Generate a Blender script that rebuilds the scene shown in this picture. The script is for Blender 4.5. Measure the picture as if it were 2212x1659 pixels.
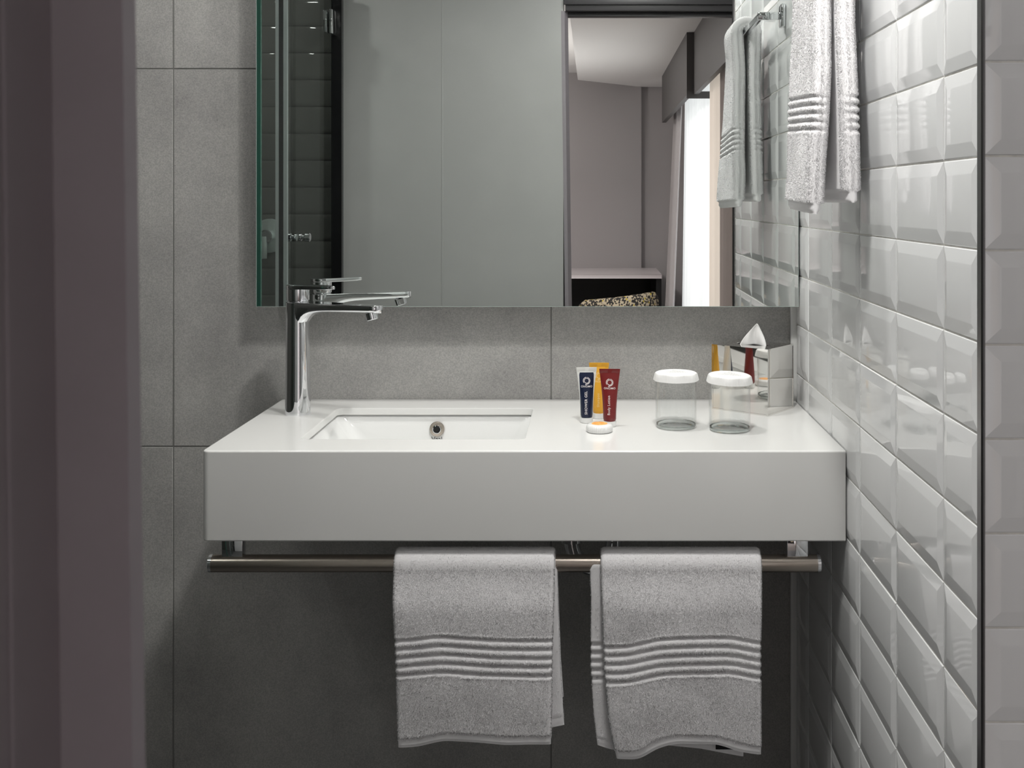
import bpy, bmesh, math, random
import numpy as np
from mathutils import Vector, Matrix, noise as mnoise

random.seed(7)
rng = np.random.default_rng(7)
for o in list(bpy.data.objects):
    bpy.data.objects.remove(o, do_unlink=True)
SC = bpy.context.scene
COL = SC.collection
PI = math.pi

# ------------------------------------------------------------------ camera
ZC = 1.30                      # eye height
F_PX, VX, VY, W_PX, H_PX = 2318.0, 1280.0, 432.0, 2212.0, 1659.0
cam_d = bpy.data.cameras.new('camera')
cam = bpy.data.objects.new('camera', cam_d)
COL.objects.link(cam)
cam.location = (0, 0, ZC)
cam.rotation_euler = (PI / 2, 0, 0)
cam_d.sensor_width = 36.0
cam_d.lens = 36.0 * F_PX / W_PX
cam_d.shift_x = -(VX - W_PX / 2) / W_PX
cam_d.shift_y = -(H_PX / 2 - VY) / W_PX
cam_d.clip_start = 0.02
cam_d.clip_end = 60
cam_d.dof.use_dof = True
cam_d.dof.focus_distance = 2.3
cam_d.dof.aperture_fstop = 42
SC.camera = cam

# ------------------------------------------------------------------ world, lights, exposure
wd = bpy.data.worlds.new('world')
SC.world = wd
wd.use_nodes = True
wd.node_tree.nodes['Background'].inputs[0].default_value = (0.93, 0.96, 1.0, 1)
wd.node_tree.nodes['Background'].inputs[1].default_value = 1.0

def area(name, loc, rot, size, power, color=(1, 1, 1), shape='DISK', size_y=None, spread=None):
    d = bpy.data.lights.new(name, 'AREA')
    d.shape = shape
    d.size = size
    if size_y:
        d.size_y = size_y
    d.energy = power
    d.color = color
    if spread:
        d.spread = spread
    o = bpy.data.objects.new(name, d)
    COL.objects.link(o)
    o.location = loc
    o.rotation_euler = rot
    return o

CEIL = 2.35
WARM = (1.0, 0.985, 0.95)
area('downlight_basin', (-0.12, 1.90, CEIL - 0.012), (0, 0, 0), 0.10, 3.4, WARM, spread=2.2)
area('downlight_centre', (0.12, 1.30, CEIL - 0.012), (0, 0, 0), 0.10, 9.6, WARM)
area('downlight_door', (0.06, 1.18, CEIL - 0.012), (0, 0, 0), 0.12, 5.2, WARM)
area('downlight_left', (-0.95, 1.95, CEIL - 0.012), (0, 0, 0), 0.10, 2.6, WARM)
area('downlight_entry', (0.10, 0.55, CEIL - 0.012), (0, 0, 0), 0.10, 1.5, (1, 0.96, 0.98))
area('downlight_shower', (-1.30, 0.80, CEIL - 0.012), (0, 0, 0), 0.10, 2.5, WARM)
area('bedroom_lamp', (-0.9, -2.0, 2.28), (0, 0, 0), 0.35, 40.0, (1, 0.93, 0.92))
area('bedroom_ceiling_fill', (-1.3, -2.6, 1.45), (PI, 0, 0), 0.25, 38.0, (1, 0.94, 0.92))  # added fill that brightens the bedroom ceiling, no actual lamp here
area('window_daylight', (1.55, -2.0, 1.35), (0, PI / 2, 0), 2.2, 38.0, (1, 0.98, 0.96), 'RECTANGLE', 3.4)

SC.view_settings.view_transform = 'Standard'
SC.view_settings.look = 'None'
SC.view_settings.gamma = 1
SC.view_settings.use_curve_mapping = False
SC.view_settings.exposure = 0.0
SC.cycles.max_bounces = 14
SC.cycles.glossy_bounces = 8
SC.cycles.transmission_bounces = 12
SC.cycles.sample_clamp_indirect = 6.0

# ------------------------------------------------------------------ materials
def lin(r, g=None, b=None):
    if g is None:
        g = b = r
    f = lambda c: (c / 255 / 12.92) if c / 255 <= 0.04045 else ((c / 255 + 0.055) / 1.055) ** 2.4
    return (f(r), f(g), f(b), 1)

def material(name, color, rough=0.5, metal=0.0, ior=None, sheen=0.0, spec=None, trans=0.0):
    m = bpy.data.materials.new(name)
    m.use_nodes = True
    b = m.node_tree.nodes['Principled BSDF']
    b.inputs['Base Color'].default_value = color if len(color) == 4 else (*color, 1)
    b.inputs['Roughness'].default_value = rough
    b.inputs['Metallic'].default_value = metal
    if ior:
        b.inputs['IOR'].default_value = ior
    if sheen:
        b.inputs['Sheen Weight'].default_value = sheen
    if spec is not None:
        b.inputs['Specular IOR Level'].default_value = spec
    if trans:
        b.inputs['Transmission Weight'].default_value = trans
    return m

def nodes(m):
    return m.node_tree.nodes, m.node_tree.links, m.node_tree.nodes['Principled BSDF']

def add_noise_color(m, c0, c1, scale, detail=4, lo=0.35, hi=0.65, stretch=(1, 1, 1), bump=0.0, bump_dist=0.002):
    N, L, B = nodes(m)
    geo = N.new('ShaderNodeNewGeometry')
    mp = N.new('ShaderNodeMapping')
    mp.inputs['Scale'].default_value = stretch
    L.new(geo.outputs['Position'], mp.inputs['Vector'])
    nz = N.new('ShaderNodeTexNoise')
    nz.inputs['Scale'].default_value = scale
    nz.inputs['Detail'].default_value = detail
    L.new(mp.outputs[0], nz.inputs['Vector'])
    rp = N.new('ShaderNodeValToRGB')
    rp.color_ramp.elements[0].position = lo
    rp.color_ramp.elements[1].position = hi
    rp.color_ramp.elements[0].color = c0
    rp.color_ramp.elements[1].color = c1
    L.new(nz.outputs['Fac'], rp.inputs[0])
    L.new(rp.outputs[0], B.inputs['Base Color'])
    if bump:
        bp = N.new('ShaderNodeBump')
        bp.inputs['Strength'].default_value = bump
        bp.inputs['Distance'].default_value = bump_dist
        L.new(nz.outputs['Fac'], bp.inputs['Height'])
        L.new(bp.outputs[0], B.inputs['Normal'])
    return rp

def concrete_tile():
    m = material('concrete_look_tile', (0.2, 0.2, 0.2, 1), 0.55)
    N, L, B = nodes(m)
    geo = N.new('ShaderNodeNewGeometry')
    n1 = N.new('ShaderNodeTexNoise'); n1.inputs['Scale'].default_value = 5.0; n1.inputs['Detail'].default_value = 6; n1.inputs['Roughness'].default_value = 0.62
    n2 = N.new('ShaderNodeTexNoise'); n2.inputs['Scale'].default_value = 430.0; n2.inputs['Detail'].default_value = 2
    n3 = N.new('ShaderNodeTexNoise'); n3.inputs['Scale'].default_value = 120.0; n3.inputs['Detail'].default_value = 1
    vo = N.new('ShaderNodeTexVoronoi'); vo.inputs['Scale'].default_value = 62.0
    for n in (n1, n2, n3, vo):
        L.new(geo.outputs['Position'], n.inputs['Vector'])
    r1 = N.new('ShaderNodeValToRGB')
    r1.color_ramp.elements[0].position = 0.30; r1.color_ramp.elements[0].color = (0.345, 0.340, 0.333, 1)
    r1.color_ramp.elements[1].position = 0.72; r1.color_ramp.elements[1].color = (0.505, 0.500, 0.483, 1)
    L.new(n1.outputs['Fac'], r1.inputs[0])
    r2 = N.new('ShaderNodeValToRGB')
    r2.color_ramp.elements[0].position = 0.34; r2.color_ramp.elements[0].color = (0.85, 0.85, 0.85, 1)
    r2.color_ramp.elements[1].position = 0.68; r2.color_ramp.elements[1].color = (1.16, 1.16, 1.15, 1)
    L.new(n2.outputs['Fac'], r2.inputs[0])
    mx = N.new('ShaderNodeMix'); mx.data_type = 'RGBA'; mx.blend_type = 'MULTIPLY'
    mx.inputs[0].default_value = 1.0
    L.new(r1.outputs[0], mx.inputs[6]); L.new(r2.outputs[0], mx.inputs[7])
    # sparse dark pits
    r3 = N.new('ShaderNodeValToRGB')
    r3.color_ramp.elements[0].position = 0.035; r3.color_ramp.elements[0].color = (0.3, 0.3, 0.3, 1)
    r3.color_ramp.elements[1].position = 0.075; r3.color_ramp.elements[1].color = (1, 1, 1, 1)
    L.new(vo.outputs['Distance'], r3.inputs[0])
    r4 = N.new('ShaderNodeValToRGB')
    r4.color_ramp.elements[0].position = 0.46; r4.color_ramp.elements[0].color = (0, 0, 0, 1)
    r4.color_ramp.elements[1].position = 0.60; r4.color_ramp.elements[1].color = (1, 1, 1, 1)
    L.new(n3.outputs['Fac'], r4.inputs[0])
    mx2 = N.new('ShaderNodeMix'); mx2.data_type = 'RGBA'; mx2.blend_type = 'MULTIPLY'
    L.new(r4.outputs[0], mx2.inputs[0])
    L.new(mx.outputs[2], mx2.inputs[6]); L.new(r3.outputs[0], mx2.inputs[7])
    L.new(mx2.outputs[2], B.inputs['Base Color'])
    bp = N.new('ShaderNodeBump'); bp.inputs['Strength'].default_value = 0.05; bp.inputs['Distance'].default_value = 0.0006
    L.new(n2.outputs['Fac'], bp.inputs['Height']); L.new(bp.outputs[0], B.inputs['Normal'])
    return m

def glaze(name, color, rough=0.07, wave=0.25):
    m = material(name, color, rough)
    N, L, B = nodes(m)
    geo = N.new('ShaderNodeNewGeometry')
    nz = N.new('ShaderNodeTexNoise'); nz.inputs['Scale'].default_value = 11.0; nz.inputs['Detail'].default_value = 1
    L.new(geo.outputs['Position'], nz.inputs['Vector'])
    bp = N.new('ShaderNodeBump'); bp.inputs['Strength'].default_value = wave; bp.inputs['Distance'].default_value = 0.004
    L.new(nz.outputs['Fac'], bp.inputs['Height']); L.new(bp.outputs[0], B.inputs['Normal'])
    return m

M = {}
M['concrete'] = concrete_tile()
M['grout_grey'] = material('grey_grout', (0.25, 0.25, 0.24, 1), 0.9)
M['white_tile'] = glaze('white_glazed_tile', (0.83, 0.84, 0.845, 1), 0.04, 0.10)
M['white_tile'].node_tree.nodes['Principled BSDF'].inputs['IOR'].default_value = 1.62
M['grout_white'] = material('pale_grout', (0.62, 0.61, 0.57, 1), 0.85)
add_noise_color(M['grout_white'], (0.66, 0.65, 0.61, 1), (0.80, 0.79, 0.75, 1), 60)
M['dark_tile'] = glaze('dark_glazed_tile', (0.10, 0.10, 0.093, 1), 0.06, 0.2)
M['grout_dark'] = material('dark_grout', (0.085, 0.085, 0.082, 1), 0.8)
M['counter'] = material('white_solid_surface', (0.82, 0.82, 0.805, 1), 0.16)
M['ceramic'] = material('white_basin_ceramic', (0.87, 0.875, 0.865, 1), 0.06)
M['chrome'] = material('polished_chrome', (0.82, 0.83, 0.85, 1), 0.03, 1.0)
M['steel'] = material('polished_steel', (0.78, 0.765, 0.74, 1), 0.025, 1.0)
M['brushed'] = material('brushed_nickel', (0.46, 0.41, 0.36, 1), 0.26, 1.0)
add_noise_color(M['brushed'], (0.40, 0.36, 0.31, 1), (0.52, 0.46, 0.41, 1), 90, 3, 0.3, 0.7, (0.05, 1, 1))
M['mirror'] = material('silvered_mirror', (0.81, 0.84, 0.82, 1), 0.0, 1.0)
M['mirror_edge'] = material('polished_glass_edge', (0.45, 0.52, 0.49, 1), 0.15)
M['black'] = material('matt_black', (0.006, 0.006, 0.007, 1), 0.5)
M['black_gloss'] = material('black_gasket', (0.004, 0.004, 0.005, 1), 0.2)
M['alu'] = material('bright_aluminium', (0.90, 0.93, 0.95, 1), 0.32, 0.7)
M['dark_metal'] = material('dark_bronze_edging', (0.26, 0.25, 0.255, 1), 0.3, 1.0)
M['panel'] = material('pale_grey_paint', (0.40, 0.42, 0.42, 1), 0.5)
add_noise_color(M['panel'], (0.48, 0.485, 0.475, 1), (0.52, 0.525, 0.515, 1), 3, 3)
M['jamb'] = material('mauve_grey_paint_lit', (0.115, 0.103, 0.112, 1), 0.55)  # brighter copy of the door frame paint, light put into its colour
add_noise_color(M['jamb'], (0.325, 0.298, 0.322, 1), (0.345, 0.318, 0.343, 1), 40, 4, 0.3, 0.7, bump=0.25, bump_dist=0.0005)
M['frame'] = material('mauve_grey_paint_shaded', (0.075, 0.072, 0.076, 1), 0.4)  # same paint as the jamb, shade put into the darker colour
M['ceiling'] = material('white_ceiling_paint', (0.80, 0.79, 0.78, 1), 0.8)
M['bed_wall'] = material('taupe_grey_wall_paint', (0.40, 0.375, 0.375, 1), 0.7)
M['floor'] = material('grey_floor_tile', (0.075, 0.075, 0.075, 1), 0.45)
M['carpet'] = material('grey_brown_carpet', (0.20, 0.18, 0.17, 1), 0.95)
add_noise_color(M['carpet'], (0.15, 0.135, 0.125, 1), (0.24, 0.215, 0.2, 1), 220, 2)
M['pelmet'] = material('charcoal_board', (0.085, 0.079, 0.078, 1), 0.5)
M['desk'] = material('pale_laminate', (0.62, 0.57, 0.58, 1), 0.3)
M['terry'] = material('white_terry_cotton', (0.87, 0.86, 0.87, 1), 1.0, sheen=0.25, spec=0.1)
M['hem'] = material('white_woven_cotton', (0.80, 0.79, 0.79, 1), 0.9, sheen=0.1, spec=0.1)
M['paper'] = material('white_paper', (0.86, 0.86, 0.85, 1), 0.8)
M['tissue'] = material('soft_white_tissue', (0.88, 0.88, 0.87, 1), 0.95)
M['print_grey'] = material('grey_print', (0.45, 0.45, 0.45, 1), 0.7)
M['print_white'] = material('white_print', (0.82, 0.78, 0.77, 1), 0.5)
M['print_black'] = material('black_print', (0.01, 0.01, 0.01, 1), 0.4)
M['print_pale_yellow'] = material('pale_yellow_print', (0.90, 0.68, 0.30, 1), 0.5)
M['tube_white'] = material('pearl_white_plastic', (0.80, 0.81, 0.78, 1), 0.3)
M['navy'] = material('navy_print', (0.006, 0.012, 0.040, 1), 0.3)
M['yellow'] = material('amber_plastic', (0.78, 0.40, 0.035, 1), 0.35)
M['red'] = material('oxblood_plastic', (0.17, 0.012, 0.012, 1), 0.35)
M['cap_white'] = material('white_cap_plastic', (0.84, 0.845, 0.83, 1), 0.3)
M['orange'] = material('orange_sticker_paper', (0.88, 0.36, 0.05, 1), 0.5)
add_noise_color(M['orange'], (0.85, 0.26, 0.03, 1), (0.9, 0.55, 0.2, 1), 220, 2, 0.3, 0.7)
M['soap'] = material('pleated_soap_wrapper', (0.86, 0.86, 0.85, 1), 0.25)
M['pale_plastic'] = material('pale_chrome_plate', (0.62, 0.68, 0.66, 1), 0.12, 0.6)
M['care_tag'] = material('black_woven_label', (0.006, 0.006, 0.008, 1), 0.8)

def glass_mat(name, color, rough=0.0, ior=1.5):
    m = bpy.data.materials.new(name)
    m.use_nodes = True
    N, L = m.node_tree.nodes, m.node_tree.links
    N.remove(N['Principled BSDF'])
    g = N.new('ShaderNodeBsdfGlass')
    g.inputs['Color'].default_value = color
    g.inputs['Roughness'].default_value = rough
    g.inputs['IOR'].default_value = ior
    L.new(g.outputs[0], N['Material Output'].inputs['Surface'])
    return m
def thin_glass(name, tint, base=0.035, graze=0.8):
    m = bpy.data.materials.new(name)
    m.use_nodes = True
    N, L = m.node_tree.nodes, m.node_tree.links
    N.remove(N['Principled BSDF'])
    t = N.new('ShaderNodeBsdfTransparent'); t.inputs[0].default_value = tint
    g = N.new('ShaderNodeBsdfGlossy'); g.inputs['Roughness'].default_value = 0.0
    lw = N.new('ShaderNodeLayerWeight'); lw.inputs[0].default_value = 0.5
    p = N.new('ShaderNodeMath'); p.operation = 'POWER'; p.inputs[1].default_value = 4.0
    ma = N.new('ShaderNodeMath'); ma.operation = 'MULTIPLY_ADD'; ma.inputs[1].default_value = graze; ma.inputs[2].default_value = base
    mx = N.new('ShaderNodeMixShader')
    L.new(lw.outputs['Facing'], p.inputs[0]); L.new(p.outputs[0], ma.inputs[0]); L.new(ma.outputs[0], mx.inputs[0])
    L.new(t.outputs[0], mx.inputs[1]); L.new(g.outputs[0], mx.inputs[2])
    L.new(mx.outputs[0], N['Material Output'].inputs['Surface'])
    return m
M['glass_wall'] = thin_glass('clear_thin_glass', (0.99, 0.995, 0.995, 1), 0.03, 0.6)
M['glass_base'] = thin_glass('clear_thick_glass', (0.98, 0.985, 0.985, 1), 0.05, 0.22)
M['glass'] = glass_mat('clear_tumbler_glass', (0.97, 0.985, 0.98, 1))
M['glass_pane'] = thin_glass('clear_shower_glass', (0.90, 0.925, 0.915, 1), 0.02, 0.16)
M['green_edge'] = material('green_glass_edge', (0.03, 0.12, 0.09, 1), 0.1)

def cloth_mat(name, color, translucent, clear=0.0):
    m = bpy.data.materials.new(name)
    m.use_nodes = True
    N, L = m.node_tree.nodes, m.node_tree.links
    N.remove(N['Principled BSDF'])
    d = N.new('ShaderNodeBsdfDiffuse'); d.inputs[0].default_value = color
    t = N.new('ShaderNodeBsdfTranslucent'); t.inputs[0].default_value = color
    mx = N.new('ShaderNodeMixShader'); mx.inputs[0].default_value = translucent
    L.new(d.outputs[0], mx.inputs[1]); L.new(t.outputs[0], mx.inputs[2])
    out = mx
    if clear:
        tr = N.new('ShaderNodeBsdfTransparent')
        m2 = N.new('ShaderNodeMixShader'); m2.inputs[0].default_value = clear
        L.new(mx.outputs[0], m2.inputs[1]); L.new(tr.outputs[0], m2.inputs[2])
        out = m2
    L.new(out.outputs[0], N['Material Output'].inputs['Surface'])
    return m
M['terry_pile'] = cloth_mat('white_terry_loops', (0.95, 0.94, 0.95, 1), 0.15)
M['sheer'] = cloth_mat('white_sheer_voile', (0.92, 0.92, 0.93, 1), 0.6, 0.12)
M['cream_drape'] = cloth_mat('cream_drape', (0.80, 0.70, 0.62, 1), 0.35)
M['taupe_drape'] = cloth_mat('taupe_drape', (0.36, 0.31, 0.29, 1), 0.10)
M['grey_drape'] = cloth_mat('grey_side_voile', (0.46, 0.43, 0.43, 1), 0.22)

def woven():
    m = material('yellow_black_woven_fabric', (0.4, 0.3, 0.1, 1), 0.9)
    N, L, B = nodes(m)
    geo = N.new('ShaderNodeNewGeometry')
    nz = N.new('ShaderNodeTexVoronoi'); nz.inputs['Scale'].default_value = 90
    L.new(geo.outputs['Position'], nz.inputs['Vector'])
    rp = N.new('ShaderNodeValToRGB'); rp.color_ramp.interpolation = 'CONSTANT'
    e = rp.color_ramp.elements
    e[0].position = 0; e[0].color = (0.03, 0.027, 0.025, 1)
    e[1].position = 0.50; e[1].color = (0.50, 0.42, 0.30, 1)
    x = e.new(0.86); x.color = (0.55, 0.42, 0.04, 1)
    L.new(nz.outputs['Color'], rp.inputs[0]); L.new(rp.outputs[0], B.inputs['Base Color'])
    return m
M['woven'] = woven()

# ------------------------------------------------------------------ helpers
def link(name, me, mat=None, parent=None, loc=(0, 0, 0)):
    o = bpy.data.objects.new(name, me)
    COL.objects.link(o)
    if mat is not None and not me.materials:
        me.materials.append(mat)
    o.location = loc
    if parent is not None:
        o.parent = parent
    return o

def from_np(name, V, faces, mat=None, parent=None, smooth=True, loc=(0, 0, 0)):
    me = bpy.data.meshes.new(name)
    me.from_pydata([tuple(v) for v in V], [], faces)
    me.update()
    if smooth:
        me.polygons.foreach_set('use_smooth', [True] * len(me.polygons))
    return link(name, me, mat, parent, loc)

def bm_obj(name, bm, mat=None, parent=None, smooth=False, loc=(0, 0, 0), sharp=None):
    bmesh.ops.recalc_face_normals(bm, faces=bm.faces[:])
    me = bpy.data.meshes.new(name)
    bm.to_mesh(me)
    bm.free()
    if smooth:
        me.polygons.foreach_set('use_smooth', [True] * len(me.polygons))
        if sharp:
            me.set_sharp_from_angle(angle=math.radians(sharp))
    return link(name, me, mat, parent, loc)

def bm_box(bm, lo, hi, bevel=0.0, seg=2):
    r = bmesh.ops.create_cube(bm, size=1)
    vs = r['verts']
    for v in vs:
        v.co = Vector([lo[i] + (v.co[i] + 0.5) * (hi[i] - lo[i]) for i in range(3)])
    if bevel:
        es = list({e for v in vs for e in v.link_edges})
        bmesh.ops.bevel(bm, geom=es, offset=bevel, segments=seg, profile=0.5, affect='EDGES')

def box(name, lo, hi, mat, parent=None, bevel=0.0, seg=2, smooth=None):
    bm = bmesh.new()
    bm_box(bm, lo, hi, bevel, seg)
    return bm_obj(name, bm, mat, parent, smooth=bool(bevel) if smooth is None else smooth, sharp=40)

def boxes(name, lst, mat, parent=None, bevel=0.0):
    bm = bmesh.new()
    for lo, hi in lst:
        bm_box(bm, lo, hi, bevel)
    return bm_obj(name, bm, mat, parent)

def lathe(name, prof, mat, parent=None, seg=48, closed=False, axis='z', loc=(0, 0, 0), smooth=True, sharp=35, mod=None):
    """prof: list of (r, z); r==0 points become poles."""
    V, Fc, rings = [], [], []
    for r, z in prof:
        if r < 1e-7:
            rings.append([len(V)]); V.append((0, 0, z))
        else:
            ring = []
            for k in range(seg):
                a = 2 * PI * k / seg
                rr = r if mod is None else mod(r, z, a)
                ring.append(len(V)); V.append((rr * math.cos(a), rr * math.sin(a), z))
            rings.append(ring)
    pairs = list(zip(rings, rings[1:]))
    if closed:
        pairs.append((rings[-1], rings[0]))
    for a, b in pairs:
        if len(a) == 1 and len(b) == 1:
            continue
        for k in range(seg):
            k2 = (k + 1) % seg
            if len(a) == 1:
                Fc.append((a[0], b[k2], b[k]))
            elif len(b) == 1:
                Fc.append((a[k], a[k2], b[0]))
            else:
                Fc.append((a[k], a[k2], b[k2], b[k]))
    V = np.array(V, float)
    if axis == 'y':      # axis points along -y (towards the viewer)
        V = np.stack([V[:, 0], -V[:, 2], V[:, 1]], 1)
    elif axis == 'x':
        V = np.stack([V[:, 2], V[:, 0], V[:, 1]], 1)
    bm = bmesh.new()
    vs = [bm.verts.new(v) for v in V]
    for f in Fc:
        bm.faces.new([vs[i] for i in f])
    return bm_obj(name, bm, mat, parent, smooth=smooth, loc=loc, sharp=sharp)

def loft(name, rings, mat, parent=None, cap=True, smooth=True, sharp=40, loc=(0, 0, 0), closed_ring=True):
    bm = bmesh.new()
    R = [[bm.verts.new(p) for p in ring] for ring in rings]
    n = len(R[0])
    for a, b in zip(R, R[1:]):
        for k in range(n if closed_ring else n - 1):
            k2 = (k + 1) % n
            bm.faces.new((a[k], a[k2], b[k2], b[k]))
    if cap:
        bm.faces.new(R[0]); bm.faces.new(R[-1])
    return bm_obj(name, bm, mat, parent, smooth=smooth, sharp=sharp, loc=loc)

def prism(name, poly, z0, z1, mat, parent=None, bevel=0.0, smooth=False):
    """vertical prism from a plan polygon"""
    bm = bmesh.new()
    a = [bm.verts.new((x, y, z0)) for x, y in poly]
    b = [bm.verts.new((x, y, z1)) for x, y in poly]
    n = len(poly)
    bm.faces.new(a); bm.faces.new(b)
    for k in range(n):
        bm.faces.new((a[k], a[(k + 1) % n], b[(k + 1) % n], b[k]))
    if bevel:
        bmesh.ops.bevel(bm, geom=bm.edges[:], offset=bevel, segments=2, profile=0.5, affect='EDGES')
    return bm_obj(name, bm, mat, parent, smooth=smooth, sharp=40)

def thing(name, label, cat, loc=(0, 0, 0), rotz=0.0, group=None):
    o = bpy.data.objects.new(name, None)
    o.empty_display_size = 0.05
    COL.objects.link(o)
    o.location = loc
    o.rotation_euler = (0, 0, rotz)
    o['label'] = label
    o['category'] = cat
    if group:
        o['group'] = group
    return o

def tag(o, label, cat, group=None):
    o['label'] = label
    o['category'] = cat
    if group:
        o['group'] = group
    return o

def struct(o):
    o['kind'] = 'structure'
    return o

def px(x, d):
    return (x - VX) * d / F_PX
def pz(y, d):
    return ZC - (y - VY) * d / F_PX

def text_verts(body, size, bold=0.0, spacing=1.0):
    """flat letters as (verts2d, faces), centred on the origin"""
    c = bpy.data.curves.new('letters', 'FONT')
    c.body = body
    c.size = size
    c.align_x = 'CENTER'
    c.align_y = 'CENTER'
    c.offset = bold
    c.space_character = spacing
    c.resolution_u = 3
    o = bpy.data.objects.new('letters', c)
    COL.objects.link(o)
    bpy.context.view_layer.update()
    me = bpy.data.meshes.new_from_object(o.evaluated_get(bpy.context.evaluated_depsgraph_get()))
    V = np.array([v.co[:] for v in me.vertices])[:, :2]
    Fc = [tuple(p.vertices) for p in me.polygons]
    bpy.data.objects.remove(o, do_unlink=True)
    bpy.data.meshes.remove(me)
    bpy.data.curves.remove(c)
    return V, Fc

# ------------------------------------------------------------------ setting: bathroom
YB, YM, XR, YE, YF = 2.25, 2.187, 0.423, 1.178, 1.157   # back wall, mirror face, right wall, its near end, tiled return
PITCH = 0.102
COUNTER_Z = 0.882
COUNTER_F = 1.787
XL_ROOM = -1.95

floor = struct(box('floor', (XL_ROOM - .1, 0.20, -0.1), (1.7, YB + .2, 0.0), M['floor']))
ceil = struct(box('ceiling', (XL_ROOM - .1, 0.14, CEIL), (1.7, YB + .2, CEIL + 0.1), M['ceiling']))

# back wall with large concrete-look tiles
wall_back = struct(box('wall_back', (XL_ROOM - .1, YB + 0.0013, 0.0), (XR + 0.15, YB + 0.15, CEIL), M['grout_grey']))
BP = 0.792
xs = [-0.879 + BP * k for k in (-2, -1, 0, 1, 2)]
zs = [0.783 + BP * k for k in (-1, 0, 1, 2, 3)]
for i in range(4):
    for j in range(4):
        x0, x1 = max(xs[i], XL_ROOM), min(xs[i + 1], XR)
        z0, z1 = max(zs[j], 0.002), min(zs[j + 1], CEIL - 0.002)
        if x1 - x0 < 0.03 or z1 - z0 < 0.03:
            continue
        g = 0.0014
        box('tile', (x0 + g, YB, z0 + g), (x1 - g, YB + 0.0012, z1 - g), M['concrete'], wall_back, 0.0005, 1)

# metro tile mesh, lying in local (u, v) with its face along +w
TILE_CACHE = {}
def metro(u, v, mat):
    key = (round(u, 4), round(v, 4), mat.name)
    if key in TILE_CACHE:
        return TILE_CACHE[key]
    bm = bmesh.new()
    ins = [(0.0, 0.0032), (0.0, 0.0045), (0.0010, 0.0054), (0.0160, 0.0076), (0.0178, 0.0078)]
    rings = []
    for d, h in ins:
        du = min(d, u * 0.4)
        dv = min(d, v * 0.4)
        rings.append([bm.verts.new(p) for p in ((du, dv, h), (u - du, dv, h), (u - du, v - dv, h), (du, v - dv, h))])
    for a, b in zip(rings, rings[1:]):
        for k in range(4):
            bm.faces.new((a[k], a[(k + 1) % 4], b[(k + 1) % 4], b[k]))
    bm.faces.new(rings[-1])
    bmesh.ops.recalc_face_normals(bm, faces=bm.faces[:])
    me = bpy.data.meshes.new('tile')
    bm.to_mesh(me)
    bm.free()
    me.polygons.foreach_set('use_smooth', [True] * len(me.polygons))
    me.set_sharp_from_angle(angle=math.radians(60 if mat is M['dark_tile'] else 7))
    me.materials.append(mat)
    TILE_CACHE[key] = me
    return me

def lay_tiles(parent, us, vs, frame, mat, gap=0.0022):
    """frame(u,v) -> Matrix placing local (0,0,0) of the tile"""
    for u0, u1 in zip(us, us[1:]):
        for v0, v1 in zip(vs, vs[1:]):
            me = metro(u1 - u0 - gap, v1 - v0 - gap, mat)
            o = bpy.data.objects.new('tile', me)
            COL.objects.link(o)
            o.parent = parent
            jig = Matrix.Rotation(random.uniform(-.0035, .0035), 4, 'X') @ Matrix.Rotation(random.uniform(-.0025, .0025), 4, 'Y')
            o.matrix_local = frame(u0 + gap / 2, v0 + gap / 2) @ jig

ZG = ZC + 0.0474
rows = sorted([ZG + PITCH * k for k in range(-14, 12) if 0.01 < ZG + PITCH * k < CEIL - 0.01] + [0.0, CEIL])
rows = [z for i, z in enumerate(rows) if i == 0 or z - rows[i - 1] > 0.03]
# right wall (faces -x): tile faces stand at x = XR
TH = 0.0078
wall_right = struct(box('wall_right', (XR + TH - 0.0043, YE, 0.0), (XR + 0.16, YB + 0.012, CEIL), M['grout_white']))
cols = [YE + 0.002, 1.301, 1.504, 1.708, 1.911, 2.1146, YB - 0.012]
def fr_right(u, v):
    # local x -> -y ... keep right-handed: local x = -Y reversed
    return Matrix(((0, 0, -1, XR + TH), (-1, 0, 0, -u), (0, 1, 0, v), (0, 0, 0, 1)))
neg = [-c for c in cols][::-1]
lay_tiles(wall_right, neg, rows, lambda u, v: Matrix(((0, 0, -1, XR + TH), (-1, 0, 0, -u), (0, 1, 0, v), (0, 0, 0, 1))), M['white_tile'])
# tiled return facing the doorway
wall_return = struct(box('wall_front_right', (XR + 0.0018, YF + TH - 0.0043, 0.0), (1.6, YE + 0.001, CEIL), M['grout_white']))
lay_tiles(wall_return, [0.4225, 0.6245, 0.8265, 1.0285, 1.2305, 1.4325, 1.59], rows,
          lambda u, v: Matrix(((1, 0, 0, u), (0, 0, -1, YF + TH), (0, 1, 0, v), (0, 0, 0, 1))), M['white_tile'])
# corner edging strips
tr = struct(prism('trim_1', [(XR - 0.0005, YE + 0.001), (XR - 0.0005, YF + 0.004), (XR - 0.0038, YF + 0.001), (XR - 0.0022, YF - 0.001),
                             (XR - 0.0006, YF - 0.001), (XR + 0.0016, YF + 0.003), (XR + 0.0016, YE + 0.001)], 0.0, CEIL, M['dark_metal']))
struct(box('trim_2', (XR - 0.0095, YB - 0.012, 0.0), (XR + 0.006, YB - 0.0005, CEIL), M['cap_white'], None, 0.002))

# left wall, alcove end
struct(box('wall_left', (XL_ROOM - 0.1, 0.2, 0), (XL_ROOM, YB + 0.012, CEIL), M['dark_tile']))
struct(box('wall_alcove_end', (1.59, 0.2, 0), (1.7, YE + 0.1, CEIL), M['panel']))

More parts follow.
